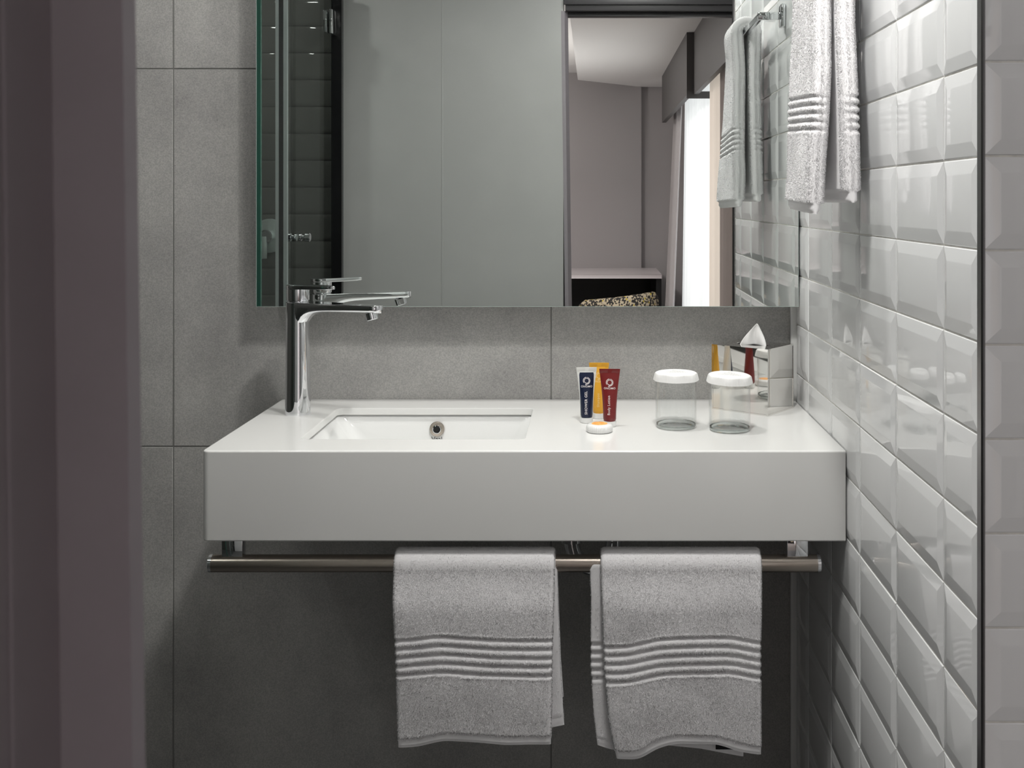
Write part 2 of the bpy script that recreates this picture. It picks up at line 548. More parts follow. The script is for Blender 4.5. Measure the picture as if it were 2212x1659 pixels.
# doorway wall (seen in the mirror): painted panels
D_L, D_R, D_H = -0.098, 0.70, 2.03
we = struct(box('wall_entrance', (-0.969, 0.14, 0.0), (-0.1125, 0.222, CEIL), M['panel']))
box('panel', (-0.5795, 0.2225, 0.0), (-0.1125, 0.2302, CEIL - 0.001), M['panel'], we, 0.001, 1)
box('panel', (-0.969, 0.2225, 0.0), (-0.5815, 0.2300, CEIL - 0.001), M['panel'], we, 0.001, 1)
box('joint_bead', (-0.5835, 0.2285, 0.0), (-0.5775, 0.2313, CEIL - 0.001), M['panel'], we, 0.001, 1)
struct(box('wall_above_door', (D_L - 0.003, 0.14, D_H + 0.05), (D_R + 0.05, 0.228, CEIL), M['panel']))
struct(box('wall_entrance_right', (D_R + 0.05, 0.14, 0), (1.6, 0.228, CEIL), M['panel']))
# shower end wall with dark metro tiles
ws = struct(box('wall_shower', (XL_ROOM - 0.1, 0.14, 0), (-0.969, 0.30, CEIL), M['grout_dark']))
cs = [-1.947 + 0.102 * 0] ; cs = [-1.94, -1.752, -1.55, -1.348, -1.146, -0.971]
lay_tiles(ws, [-c for c in cs][::-1], rows, lambda u, v: Matrix(((-1, 0, 0, -u), (0, 0, 1, 0.2970), (0, 1, 0, v), (0, 0, 0, 1))), M['dark_tile'])

# door frame: jambs and head, the near jamb out of plumb like the one photographed
def lean(o):
    for v in o.data.vertices:
        v.co.x += (ZC - v.co.z) * 0.0133
    return o
door = thing('door_1', '', '')
for k in ('label', 'category'):
    del door[k]
struct(door)
lean(prism('jamb', [(-0.0992, 0.1818), (-0.0992, 0.1975), (-0.0862, 0.1978), (-0.0859, 0.2028), (-0.0985, 0.2310), (-0.112, 0.2310), (-0.112, 0.1818)],
           0.0, D_H, M['jamb'], door))
lean(prism('jamb_lining', [(-0.0998, 0.10), (-0.0998, 0.1815), (-0.1300, 0.1815), (-0.13, 0.10)], 0.0, D_H, M['jamb'], door))
prism('jamb', [(D_R, 0.12), (D_R + 0.05, 0.12), (D_R + 0.05, 0.234), (D_R, 0.234)], 0.0, D_H, M['frame'], door)
box('head', (-0.105, 0.12, D_H), (D_R + 0.05, 0.236, D_H + 0.05), M['frame'], door, 0.002)
box('head_stop', (-0.098, 0.16, D_H - 0.016), (D_R, 0.20, D_H - 0.0002), M['frame'], door, 0.002)
box('head_cap', (-0.11, 0.2362, D_H + 0.022), (D_R + 0.05, 0.246, D_H + 0.05), M['frame'], door, 0.002)

# ------------------------------------------------------------------ setting: bedroom (seen in the mirror)
def ym(d):            # world y of something that appears at depth d in the mirror
    return 2 * YM - d
Y_FAR = ym(8.9)
struct(box('floor_bedroom', (-2.6, Y_FAR - 0.2, -0.1), (0.95, 0.2, -0.002), M['carpet']))
struct(box('ceiling_bedroom', (-2.6, Y_FAR - 0.2, CEIL), (0.95, 0.138, CEIL + 0.1), M['ceiling']))
ZD = pz(188, 8.9)
struct(prism('ceiling_lowered', [(-0.115, 0.05), (-0.115, ym(8.37)), (0.403, ym(8.895)), (0.78, ym(8.895)), (0.78, 0.05)], ZD, ZD + 0.09, M['ceiling']))
struct(box('wall_bedroom_far', (-2.6, Y_FAR - 0.15, 0), (0.95, Y_FAR - 0.02, CEIL), M['bed_wall']))
struct(box('wall_bedroom_bay', (-2.6, Y_FAR - 0.0199, 0), (0.403, Y_FAR + 0.045, CEIL), M['bed_wall'], None, 0.002))
struct(box('wall_bedroom_left', (-2.7, Y_FAR - 0.15, 0), (-2.6, 0.14, CEIL), M['bed_wall']))
struct(box('wall_bedroom_near', (-2.6, 0.05, 0), (-0.131, 0.139, CEIL), M['bed_wall']))
# window wall with an opening
WX = 0.80
W0, W1, WZ0, WZ1 = -3.45, -0.55, 0.25, 2.15
wr = struct(boxes('wall_bedroom_window', [((WX, Y_FAR - 0.02, 0), (WX + 0.12, W0, CEIL)), ((WX, W1, 0), (WX + 0.12, 0.139, CEIL)),
                                          ((WX, W0, 0), (WX + 0.12, W1, WZ0)), ((WX, W0, WZ1), (WX + 0.12, W1, CEIL))], M['bed_wall']))
win = thing('window_1', '', '')
for k in ('label', 'category'):
    del win[k]
struct(win)
for y in (W0 + 0.02, (W0 + W1) / 2, W1 - 0.02):
    box('mullion', (WX + 0.04, y - 0.02, WZ0 + .001), (WX + 0.09, y + 0.02, WZ1 - .001), M['cap_white'], win)
for z in (WZ0 + 0.022, WZ1 - 0.022):
    box('rail', (WX + 0.045, W0 + 0.042, z - 0.02), (WX + 0.085, W1 - 0.042, z + 0.02), M['cap_white'], win)

# ------------------------------------------------------------------ vanity counter with basin
BX0, BX1, BY0, BY1 = -0.511, -0.119, 1.876, 2.153
vanity = thing('washbasin_counter', 'long white wall-hung counter with a sunken rectangular basin and deep front apron', 'washbasin', (-0.115, 2.02, COUNTER_Z))
VO = np.array(vanity.location)
def loc_of(o):
    return np.array(o.location)
def counter_mesh():
    x0, x1, y0, y1, z0, z1 = -0.652, 0.4215, COUNTER_F, YB - 0.0006, 0.731, COUNTER_Z
    bm = bmesh.new()
    r = 0.013
    def ring(inset, z):
        pts = []
        cx, cy = x0 + r, y0 + r
        rr = max(r - inset, 0.004)
        for k in range(9):
            a = PI + (PI / 2) * k / 8
            pts.append((cx + (r - inset) * math.cos(a), cy + (r - inset) * math.sin(a), z))
        pts += [(x1, y0 + inset, z), (x1, y1, z), (x0 + inset, y1, z)]
        return [bm.verts.new((p[0] - VO[0], p[1] - VO[1], p[2] - VO[2])) for p in pts]
    e = 0.0032
    levels = [(0.0035, z0), (0.001, z0 + 0.0006), (0.0, z0 + 0.0025), (0.0, z1 - e)]
    for k in range(1, 6):
        a = (PI / 2) * k / 5
        levels.append((e * (1 - math.cos(a)), z1 - e + e * math.sin(a)))
    levels.append((e + 0.0025, z1))
    levels.append((e + 0.0045, z1))
    # a slight batter on the left end: narrower at the top
    R = [ring(i, z) for i, z in levels]
    n = len(R[0])
    for a, b in zip(R, R[1:]):
        for k in range(n):
            bm.faces.new((a[k], a[(k + 1) % n], b[(k + 1) % n], b[k]))
    bm.faces.new(R[0])
    # top face with rectangular opening
    top = R[-1]
    hz = z1 - VO[2]
    def rect(ins, z):
        q = 0.012 - ins
        pts = []
        for cx, cy, a0 in ((BX0 + 0.012, BY0 + 0.012, PI), (BX1 - 0.012, BY0 + 0.012, 1.5 * PI), (BX1 - 0.012, BY1 - 0.012, 0), (BX0 + 0.012, BY1 - 0.012, 0.5 * PI)):
            for k in range(5):
                a = a0 + (PI / 2) * k / 4
                pts.append((cx + q * math.cos(a) - VO[0], cy + q * math.sin(a) - VO[1], z - VO[2]))
        return [bm.verts.new(p) for p in pts]
    H = [rect(-0.0045, z1), rect(-0.003, z1), rect(-0.0015, z1), rect(-0.0004, z1 - 0.0004), rect(0.0, z1 - 0.0015), rect(0.0, z1 - 0.013)]
    for a, b in zip(H, H[1:]):
        m = len(a)
        for k in range(m):
            bm.faces.new((a[k], a[(k + 1) % m], b[(k + 1) % m], b[k]))
    es = []
    for loop in (top, H[0]):
        for k in range(len(loop)):
            es.append(bm.edges.get((loop[k], loop[(k + 1) % len(loop)])))
    bmesh.ops.triangle_fill(bm, edges=es, use_beauty=True)
    return bm
bm_obj('counter_slab', counter_mesh(), M['counter'], vanity, smooth=True, sharp=25)
def basin():
    rings = []
    def rr(ins_x0, ins_x1, ins_y0, ins_y1, z, q):
        pts = []
        a0, a1, b0, b1 = BX0 + ins_x0, BX1 - ins_x1, BY0 + ins_y0, BY1 - ins_y1
        for cx, cy, t in ((a0 + q, b0 + q, PI), (a1 - q, b0 + q, 1.5 * PI), (a1 - q, b1 - q, 0), (a0 + q, b1 - q, 0.5 * PI)):
            for k in range(7):
                a = t + (PI / 2) * k / 6
                pts.append((cx + q * math.cos(a) - VO[0], cy + q * math.sin(a) - VO[1], z - VO[2]))
        return pts
    z = COUNTER_Z - 0.0131
    rings.append(rr(-0.006, -0.006, -0.006, -0.006, z, 0.02))
    rings.append(rr(-0.003, -0.002, -0.003, -0.003, z - 0.004, 0.02))
    rings.append(rr(0.03, 0.012, 0.0, 0.0, z - 0.045, 0.03))
    rings.append(rr(0.05, 0.02, 0.006, 0.006, z - 0.085, 0.04))
    rings.append(rr(0.07, 0.035, 0.03, 0.03, z - 0.105, 0.045))
    rings.append(rr(0.13, 0.10, 0.09, 0.09, z - 0.112, 0.04))
    return rings
loft('basin_bowl', [list(r) for r in basin()], M['ceramic'], vanity, cap=False, smooth=True, sharp=80)
bo = lathe('basin_floor', [(0, 0), (0.12, 0.001)], M['ceramic'], vanity, 24, loc=(px(944, 2.15) + 0.0 - VO[0], 2.015 - VO[1], COUNTER_Z - 0.1265 - VO[2]))
ov = lathe('overflow_ring', [(0.0068, 0.0), (0.0068, 0.003), (0.0085, 0.0042), (0.0088, 0.003), (0.0140, 0.0026), (0.0150, 0.0012), (0.0150, -0.002)], M['brushed'], vanity, 40, axis='y',
           loc=(px(944, 2.15) - VO[0], 2.1505 - VO[1], pz(927, 2.15) - VO[2]))
lathe('overflow_hole', [(0.0, 0.0), (0.0067, 0.0008)], M['black'], ov, 24, axis='y')
lathe('overflow_bezel', [(0.0066, 0.0030), (0.0074, 0.0052), (0.0084, 0.0046), (0.0088, 0.0030)], M['chrome'], ov, 32, axis='y')
V2, F2 = text_verts('Vaal', 0.0135, 0.0)
from_np('basin_lettering', [(v[0] * 1.0 + px(944, 2.15) - VO[0], 2.1486 - VO[1], v[1] + pz(948.5, 2.15) - VO[2]) for v in V2], F2, M['print_black'], vanity, False)

# ------------------------------------------------------------------ faucet
FX, FY = px(643.5, 2.097), 2.097
faucet = thing('basin_faucet', 'tall chrome single-lever faucet standing at the left end of the basin', 'faucet', (FX, FY, COUNTER_Z), -math.radians(22))
lathe('column', [(0, 0.0), (0.0245, 0.0), (0.0247, 0.002), (0.0243, 0.006), (0.0236, 0.1), (0.0228, 0.205), (0.0228, 0.2185), (0.0215, 0.2195), (0, 0.2195)], M['chrome'], faucet, 64)
def spout():
    rings = []
    L0, L1 = -0.010, 0.192
    for k in range(34):
        s = L0 + (L1 - L0) * k / 33
        w = 0.0218 - 0.006 * max(0, s) / L1
        end = max(0.0, (s - (L1 - 0.014)) / 0.014)
        w *= math.sqrt(max(0.02, 1 - end ** 2 * 0.98))
        zt = 0.2192 - 0.0006 * s / L1
        zb = zt - 0.0145 - 0.042 * math.exp(-max(0, s - 0.012) / 0.014) - 0.004 * (1 - max(0, s) / L1)
        q = min(0.0035, w * 0.45)
        ring = []
        nb = 10
        # flat top, straight sides, rounded keel
        ring.append((s, -w + 0.001, zt)); ring.append((s, w - 0.001, zt))
        ring.append((s, w, zt - 0.0012)); ring.append((s, w, zt - 0.0075))
        for j in range(1, nb):
            a = PI * j / nb
            ring.append((s, w * math.cos(a), zt - 0.0075 - (zt - 0.0075 - zb) * math.sin(a) ** 0.7))
        ring.append((s, -w, zt - 0.0075)); ring.append((s, -w, zt - 0.0012))
        rings.append(ring)
    return rings
sp = loft('spout', spout(), M['chrome'], faucet, sharp=50)
ae = lathe('aerator', [(0, 0), (0.0105, 0), (0.0115, 0.001), (0.0122, 0.014), (0, 0.014)], M['chrome'], sp, 36, loc=(0.172, 0, 0.1905))
ae.rotation_euler = (0, math.radians(-16), 0)
lathe('handle_base', [(0, 0.2197), (0.0195, 0.2197), (0.0195, 0.2212), (0.0212, 0.2220), (0.0216, 0.2235), (0.0216, 0.2445), (0, 0.2445)], M['chrome'], faucet, 56)
def lever():
    rings = []
    n = 40
    pts = []
    for k in range(n):
        a = 2 * PI * k / n
        c, s_ = math.cos(a), math.sin(a)
        if c < 0:
            x, y = 0.0222 * c, 0.0222 * s_
        else:
            x = 0.086 * c
            y = 0.0222 * s_ * (1 - 0.55 * c)
        pts.append((x, y))
    for sc_, z in ((0.97, 0.2448), (1.0, 0.2458), (1.0, 0.2505), (0.985, 0.2518), (0.94, 0.2522)):
        rings.append([(x * sc_, y * sc_, z + 0.02 * max(0, x) * 0.15) for x, y in pts])
    return rings
loft('lever', lever(), M['chrome'], faucet, sharp=50)

# ------------------------------------------------------------------ mirror
MX0, MX1, MZ0, MZ1 = px(553, YM), XR - 0.003, pz(663, YM), 2.02
mir = thing('wall_mirror', 'large frameless wall mirror above the washbasin counter', 'mirror', ((MX0 + MX1) / 2, YM, MZ0))
mo = loc_of(mir)
def rel(o, lo, hi):
    return tuple(np.array(lo) - o), tuple(np.array(hi) - o)
lo, hi = rel(mo, (MX0, YM + 0.0003, MZ0), (MX1, YM + 0.006, MZ1))
box('glass_edge', lo, hi, M['mirror_edge'], mir)
from_np('mirror_face', [np.array(p) - mo for p in ((MX0 + .0012, YM, MZ0 + .0012), (MX1 - .0012, YM, MZ0 + .0012), (MX1 - .0012, YM, MZ1), (MX0 + .0012, YM, MZ1))], [(0, 1, 2, 3)], M['mirror'], mir, False)
lo, hi = rel(mo, (MX0 + 0.02, YM + 0.0062, MZ0 + 0.012), (MX1 - 0.02, YB - 0.0005, MZ1 - 0.02))
box('backing_box', lo, hi, M['black'], mir)

# ------------------------------------------------------------------ tissue box
TB = (0.338, 2.072)
tb = thing('tissue_box', 'mirror-polished steel cube tissue box in the corner by the tiled wall', 'tissue box', (TB[0], TB[1], COUNTER_Z), math.radians(-37.9))
# local axes: -x along the front-left face, +y along the right face, origin at the nearest corner
TW, TD, THH = 0.125, 0.106, 0.129
def tissue_shell():
    bm = bmesh.new()
    n = 64
    cx, cy = -TW / 2, TD / 2
    def rect(i, z):
        pts = []
        hx, hy = TW / 2 - i, TD / 2 - i
        per = []
        for k in range(n):
            a = 2 * PI * (k + 0.5) / n
            c, s_ = math.cos(a), math.sin(a)
            t = min(hx / abs(c) if abs(c) > 1e-9 else 9, hy / abs(s_) if abs(s_) > 1e-9 else 9)
            per.append([cx + t * c, cy + t * s_, z])
        # snap nearest samples to the corners
        for sx in (-1, 1):
            for sy in (-1, 1):
                P = (cx + sx * hx, cy + sy * hy)
                j = min(range(n), key=lambda q: (per[q][0] - P[0]) ** 2 + (per[q][1] - P[1]) ** 2)
                per[j][0], per[j][1] = P
        return [bm.verts.new(p) for p in per]
    def oval(i, z):
        return [bm.verts.new((cx + (0.037 - i) * math.cos(2 * PI * (k + 0.5) / n), cy + (0.019 - i) * math.sin(2 * PI * (k + 0.5) / n), z)) for k in range(n)]
    R = [rect(0, 0.0005), rect(0, THH - 0.001), rect(0.001, THH), oval(0, THH), oval(0.0005, THH - 0.0015)]
    for a, b in zip(R, R[1:]):
        for k in range(n):
            bm.faces.new((a[k], a[(k + 1) % n], b[(k + 1) % n], b[k]))
    return bm
bm_obj('box_shell', tissue_shell(), M['steel'], tb, smooth=True, sharp=20)
box('box_inside', (-TW + 0.004, 0.004, 0.002), (-0.004, TD - 0.004, THH - 0.006), M['black'], tb)
for (a, b) in (((-0.0022, -0.0006, 0.0), (0.0006, 0.0022, THH + 0.0003)), ((-TW - 0.0004, -0.0006, 0), (-TW + 0.0022, 0.002, THH)), ((-0.002, TD - 0.002, 0), (0.0006, TD + 0.0004, THH)),
               ((-TW, -0.0007, THH - 0.003), (-0.0022, 0.001, THH + 0.0004)), ((-0.001, 0.0022, THH - 0.003), (0.0007, TD - 0.002, THH + 0.0004)), ((-TW, -0.0007, 0), (-0.0022, 0.001, 0.0028)), ((-0.001, 0.0022, 0), (0.0007, TD - 0.002, 0.0028))):
    box('edge_strip', a, b, M['steel'], tb)
# tissue sheet pulled from the slot
def tissue_mesh():
    V, Fc = [], []
    nu, nv = 25, 16
    for j in range(nv):
        t = j / (nv - 1)
        for i in range(nu):
            u = i / (nu - 1) * 2 - 1
            half = 0.0265 * (1 - t) ** 0.85 * (1 + 0.15 * math.sin(3 * t)) + 0.0006
            lean_x = 0.0085 * t ** 1.2
            x = u * half + lean_x
            y = 0.006 * math.cos(u * 2.4) * (1 - 0.7 * t) + 0.003 * math.sin(u * 6 + t * 3) * (1 - t) - 0.004 + 0.006 * t
            z = t * 0.0455 + 0.004 * (1 - abs(u)) * (1 - t) - 0.004
            V.append((x, y, z))
    for j in range(nv - 1):
        for i in range(nu - 1):
            a = j * nu + i
            Fc.append((a, a + 1, a + nu + 1, a + nu))
    return V, Fc
ctr = Matrix.Rotation(math.radians(-37.9), 4, 'Z') @ Vector((-TW / 2, TD / 2, 0))
V, Fc = tissue_mesh()
ts = from_np('paper_tissue', V, Fc, M['tissue'], None, True, (TB[0] + ctr.x, TB[1] + ctr.y, COUNTER_Z + THH - 0.001))
ts.rotation_euler = (0, 0, math.radians(-6))
md = ts.modifiers.new('thickness', 'SOLIDIFY'); md.thickness = 0.0006
tag(ts, 'white paper tissue peak pulled up out of the steel box', 'tissue')

# ------------------------------------------------------------------ tumblers with paper caps
def tumbler(x, y, label, cap_label, tilt):
    h, r = 0.0995, 0.0375
    t = thing('drinking_glass', label, 'glass', (x, y, COUNTER_Z), 0, 'clear tumblers on the counter')
    lathe('glass_wall', [(r, 0.0112), (r, h - 0.001), (r - 0.0006, h), (r - 0.0014, h), (r - 0.0018, h - 0.001), (r - 0.0018, 0.0175), (r - 0.0024, 0.0142)], M['glass_wall'], t, 64, sharp=60)
    lathe('glass_base', [(0, 0.0004), (r - 0.006, 0.0004), (r - 0.0026, 0.0014), (r - 0.0008, 0.005), (r, 0.0110), (r - 0.0022, 0.0140), (r - 0.006, 0.0122), (r - 0.012, 0.0112), (0, 0.0106)], M['glass_base'], t, 64, sharp=60)
    ring = [(r - 0.0066, 0.0007), (r - 0.0028, 0.0012), (r - 0.0010, 0.0045), (r - 0.0016, 0.0078), (r - 0.0050, 0.0066)]
    lathe('base_rim', ring, M['glass'], t, 64, closed=True, sharp=60)
    n = 132
    pleat = lambda rr, z, a: rr + (0.00045 * math.sin(a * 44) + 0.0006 * math.sin(a * 7 + x * 50)) * (1 if z < -0.0012 else 0)
    c = lathe('paper_cap', [(0, 0.0012), (0.0355, 0.0006), (0.0378, -0.0004), (0.0388, -0.0020), (0.0405, -0.008), (0.0418, -0.0135), (0.0414, -0.0135), (0.0401, -0.008), (0.0384, -0.0020), (0.0374, -0.0010), (0, 0.0002)],
              M['paper'], t, n, loc=(0, 0, h + 0.0012), sharp=50, mod=pleat)
    c.rotation_euler = tilt
    c['label'] = cap_label
    # printed disc: small ring mark over faint lines of print
    V, Fc = [], []
    def quad(x0, x1, y0, y1):
        b = len(V)
        V.extend([(x0, y0), (x1, y0), (x1, y1), (x0, y1)]); Fc.append((b, b + 1, b + 2, b + 3))
    for k in range(20):
        a0, a1 = 2 * PI * k / 20 * 0.86 + 0.4, 2 * PI * (k + 1) / 20 * 0.86 + 0.4
        b = len(V)
        for a, rr in ((a0, 0.0034), (a0, 0.0041), (a1, 0.0041), (a1, 0.0034)):
            V.append((rr * math.cos(a), 0.0185 + rr * math.sin(a)))
        Fc.append((b, b + 1, b + 2, b + 3))
    rr_ = random.Random(3)
    for (yy, hw, th) in ((0.0085, 0.010, 0.0012), (0.0025, 0.017, 0.0017), (-0.0055, 0.021, 0.0009), (-0.0095, 0.021, 0.0009)):
        xx = -hw
        while xx < hw:
            w_ = rr_.uniform(0.0015, 0.0045)
            quad(xx, min(xx + w_, hw), yy, yy + th)
            xx += w_ + 0.0012
    from_np('cap_print', [(v[0], v[1], 0.0014 + 0.0002 * 0 - 0.0006 * (math.hypot(*v) / 0.0355)) for v in V], Fc, M['print_grey'], c, False)
tumbler(0.1535, 1.975, 'clear glass tumbler in front of the bare grey wall, paper cap level', 'white pleated paper cap on the tumbler nearer the small tubes', (0.0, 0.0, 0.05))
tumbler(0.249, 1.949, 'clear glass tumbler standing directly in front of the steel tissue box', 'white pleated paper cap on the tumbler before the tissue box, tilted slightly', (0.015, 0.035, -0.2))

# ------------------------------------------------------------------ toiletry tubes
def tube(name, label, loc, rotz, mat, cap_mat, wording, print_mat, label_mat=None, height=0.105, tilt=0.0):
    t = thing(name, label, 'tube', loc, rotz, 'small toiletry tubes standing on the counter')
    z0, z1 = 0.0105, height
    def ab(z):
        s = max(0, min(1, (z - z0) / (z1 - 0.007 - z0)))
        a = 0.0119 + 0.0002 * s + 0.0066 * s ** 1.8
        b = 0.0119 * (1 - s ** 1.7) + 0.0007
        return a, b
    rings = []
    n = 48
    zz = [z0 + (z1 - 0.007 - z0) * k / 26 for k in range(27)]
    for k, z in enumerate(zz):
        a, b = ab(z)
        f = 0.9 if k == 0 else 1.0
        rings.append([(a * f * math.cos(2 * PI * q / n), b * f * math.sin(2 * PI * q / n), z) for q in range(n)])
    a, b = ab(z1)
    for z, bb, aa in ((z1 - 0.0066, 0.0011, a + 0.0002), (z1, 0.0010, a + 0.0006)):
        rings.append([(aa * math.copysign(min(1, abs(math.cos(2 * PI * q / n)) * 1.0), math.cos(2 * PI * q / n)), bb * math.sin(2 * PI * q / n), z) for q in range(n)])
    body = loft('tube_body', rings, mat, t, sharp=45)
    lathe('screw_cap', [(0, 0), (0.0110, 0), (0.0122, 0.0008), (0.0125, 0.010), (0.0112, 0.0104), (0, 0.0104)], cap_mat, t, 40)
    def surf(u, z, off=0.0003):
        a, b = ab(z)
        c = max(-0.995, min(0.995, u / a))
        return (u, -(b * math.sqrt(1 - c * c) + off), z)
    off = 0.0003
    if label_mat:
        V, Fc = [], []
        nu, nv = 21, 40
        za, zb = z0 + 0.0004, z1 - 0.0095
        for j in range(nv):
            z = za + (zb - za) * j / (nv - 1)
            a, _ = ab(z)
            hw = 0.0110 + 0.0030 * (j / (nv - 1)) ** 1.2
            hw = min(hw, a * 0.965)
            e = min(j, nv - 1 - j) / 2.0
            if e < 1:
                hw -= 0.0012 * (1 - e)
            for i in range(nu):
                V.append(surf(hw * (i / (nu - 1) * 2 - 1), z, 0.00025))
        for j in range(nv - 1):
            for i in range(nu - 1):
                q = j * nu + i
                Fc.append((q, q + 1, q + nu + 1, q + nu))
        from_np('front_label', V, Fc, label_mat, t, True)
        off = 0.0005
    # emblem: ring with a comet-like swirl
    V, Fc = [], []
    zc_ = z1 - 0.0245
    def arc(r, w0, w1, a0, a1, n=28, cx=0.0, cz=0.0):
        for k in range(n):
            s0, s1 = k / n, (k + 1) / n
            b = len(V)
            for s, sg in ((s0, -1), (s0, 1), (s1, 1), (s1, -1)):
                a = a0 + (a1 - a0) * s
                w = w0 + (w1 - w0) * s
                V.append(surf(cx + (r + sg * w / 2) * math.cos(a), zc_ + cz + (r + sg * w / 2) * math.sin(a), off))
            Fc.append((b, b + 1, b + 2, b + 3))
    arc(0.0045, 0.0010, 0.0010, 0, 2 * PI, 36)
    arc(0.0064, 0.0009, 0.0009, math.radians(95), math.radians(215))
    arc(0.0062, 0.0006, 0.0014, math.radians(80), math.radians(-95))
    arc(0.0009, 0.0007, 0.0007, 0, 2 * PI, 12, -0.0014, -0.0071)
    from_np('emblem', V, Fc, print_mat, t, False)
    V2, F2 = text_verts('ONOMO', 0.0050, 0.00007, 1.14)
    from_np('brand_lettering', [surf(v[0], v[1] + z1 - 0.0352, off) for v in V2], F2, print_mat, t, False)
    V2, F2 = text_verts(wording, 0.0066, 0.00010 if wording[1].isupper() else 0.00004, 1.08)
    # reads from bottom to top
    L_ = V2[:, 0].max() - V2[:, 0].min()
    from_np('product_lettering', [surf(-v[1] - 0.0012, v[0] - V2[:, 0].min() + z0 + 0.0125 - 0.006 * (wording[1].isupper()), off) for v in V2], F2, print_mat, t, False)
    return t
tube('shower_gel_tube', 'white toiletry tube with a navy panel lettered SHOWER GEL', (px(1267, 2.02), 2.018, COUNTER_Z), 0.05, M['tube_white'], M['cap_white'], 'SHOWER GEL', M['print_white'], M['navy'], 0.1035)
tube('shampoo_tube', 'amber yellow shampoo tube half hidden behind the other two tubes', (px(1294, 2.06), 2.058, COUNTER_Z), -0.03, M['yellow'], M['cap_white'], 'Shampoo', M['print_pale_yellow'], None, 0.106)
tube('body_lotion_tube', 'dark red toiletry tube lettered Body Lotion', (px(1317, 1.985), 1.983, COUNTER_Z), -0.04, M['red'], M['cap_white'], 'Body Lotion', M['print_white'], None, 0.106)

soap = thing('wrapped_soap', 'small round white pleated soap with an orange sticker on top', 'soap', (px(1295, 1.936), 1.936, COUNTER_Z))
soap.scale = (1, 1, 0.86)
pl = lambda r, z, a: r + 0.00045 * math.sin(a * 38) * (1 if 0.002 < z < 0.0155 else 0.2)
lathe('pleated_wrapper', [(0, 0.0002), (0.021, 0.0002), (0.0235, 0.002), (0.0238, 0.010), (0.0225, 0.0145), (0.0195, 0.0165), (0.015, 0.0172), (0, 0.0175)], M['soap'], soap, 152, mod=pl, sharp=60)
lathe('sticker', [(0, 0.0181), (0.0140, 0.0178), (0.0148, 0.0170)], M['orange'], soap, 40)

# ------------------------------------------------------------------ towel rail under the counter
RY, RZ, RR = 1.812, ZC - 0.6135, 0.0146
rail = thing('towel_rail', 'long brushed metal towel rail fixed under the counter front', 'towel rail', (px(1112, RY), RY, 0.731))
ro = loc_of(rail)
RX0, RX1 = px(455, RY), px(1769, RY)
lathe('bar', [(0, RX0), (RR, RX0), (RR, RX1), (0, RX1)], M['brushed'], rail, 48, axis='x', loc=(-ro[0], RY - ro[1], RZ - ro[2]), sharp=40)
for xx, s in ((RX0, -1), (RX1, 1)):
    lathe('end_cap', [(0, -0.004 * s + 0 * s), (RR + 0.0004, -0.004 * s), (RR + 0.0004, 0.0012 * s), (RR - 0.0015, 0.0026 * s), (0, 0.003 * s)], M['chrome'], rail, 48, axis='x', loc=(xx - ro[0], RY - ro[1], RZ - ro[2]))
for c in (508, 1719):
    xx = px(c, RY + 0.01)
    lo, hi = rel(ro, (xx - 0.0175, RY - 0.006, RZ + RR - 0.004), (xx + 0.0175, RY + 0.012, 0.7315))
    box('bracket', lo, hi, M['chrome'], rail, 0.001)
    lo, hi = rel(ro, (xx - 0.0175, RY + 0.012, 0.7265), (xx + 0.0175, RY + 0.08, 0.7309))
    box('fixing_plate', lo, hi, M['chrome'], rail)

# chrome bottle trap glimpsed between the towels
trap = thing('bottle_trap', 'chrome waste trap under the counter glimpsed between the two towels', 'pipe', (-0.02, 2.03, 0.60))
def tube_path(name, pts, r, mat, parent, seg=20):
    rings = []
    for i, p in enumerate(pts):
        a = Vector(pts[max(0, i - 1)]); b = Vector(pts[min(len(pts) - 1, i + 1)])
        d = (b - a).normalized()
        u = d.cross(Vector((0, 1, 0.01))).normalized()
        v = d.cross(u).normalized()
        rings.append([tuple(Vector(p) + r * (math.cos(2 * PI * k / seg) * u + math.sin(2 * PI * k / seg) * v)) for k in range(seg)])
    return loft(name, rings, mat, parent, sharp=60)
pts = [(-0.02, 0, 0.13), (-0.02, 0, 0.06)] + [(-0.02 + 0.04 - 0.04 * math.cos(a), 0, 0.06 - 0.055 * math.sin(a)) for a in [PI * k / 14 for k in range(1, 14)]] + [(0.06, 0, 0.06), (0.062, 0.02, 0.085), (0.062, 0.07, 0.092), (0.062, 0.215, 0.092)]
tube_path('waste_pipe', pts, 0.016, M['chrome'], trap)
lathe('slip_nut', [(0.016, 0.055), (0.022, 0.055), (0.022, 0.08), (0.016, 0.08)], M['chrome'], trap, 24, loc=(-0.02, 0, 0))

# ------------------------------------------------------------------ towels
def fbm(x, y, z):
    return mnoise.noise(Vector((x, y, z)))

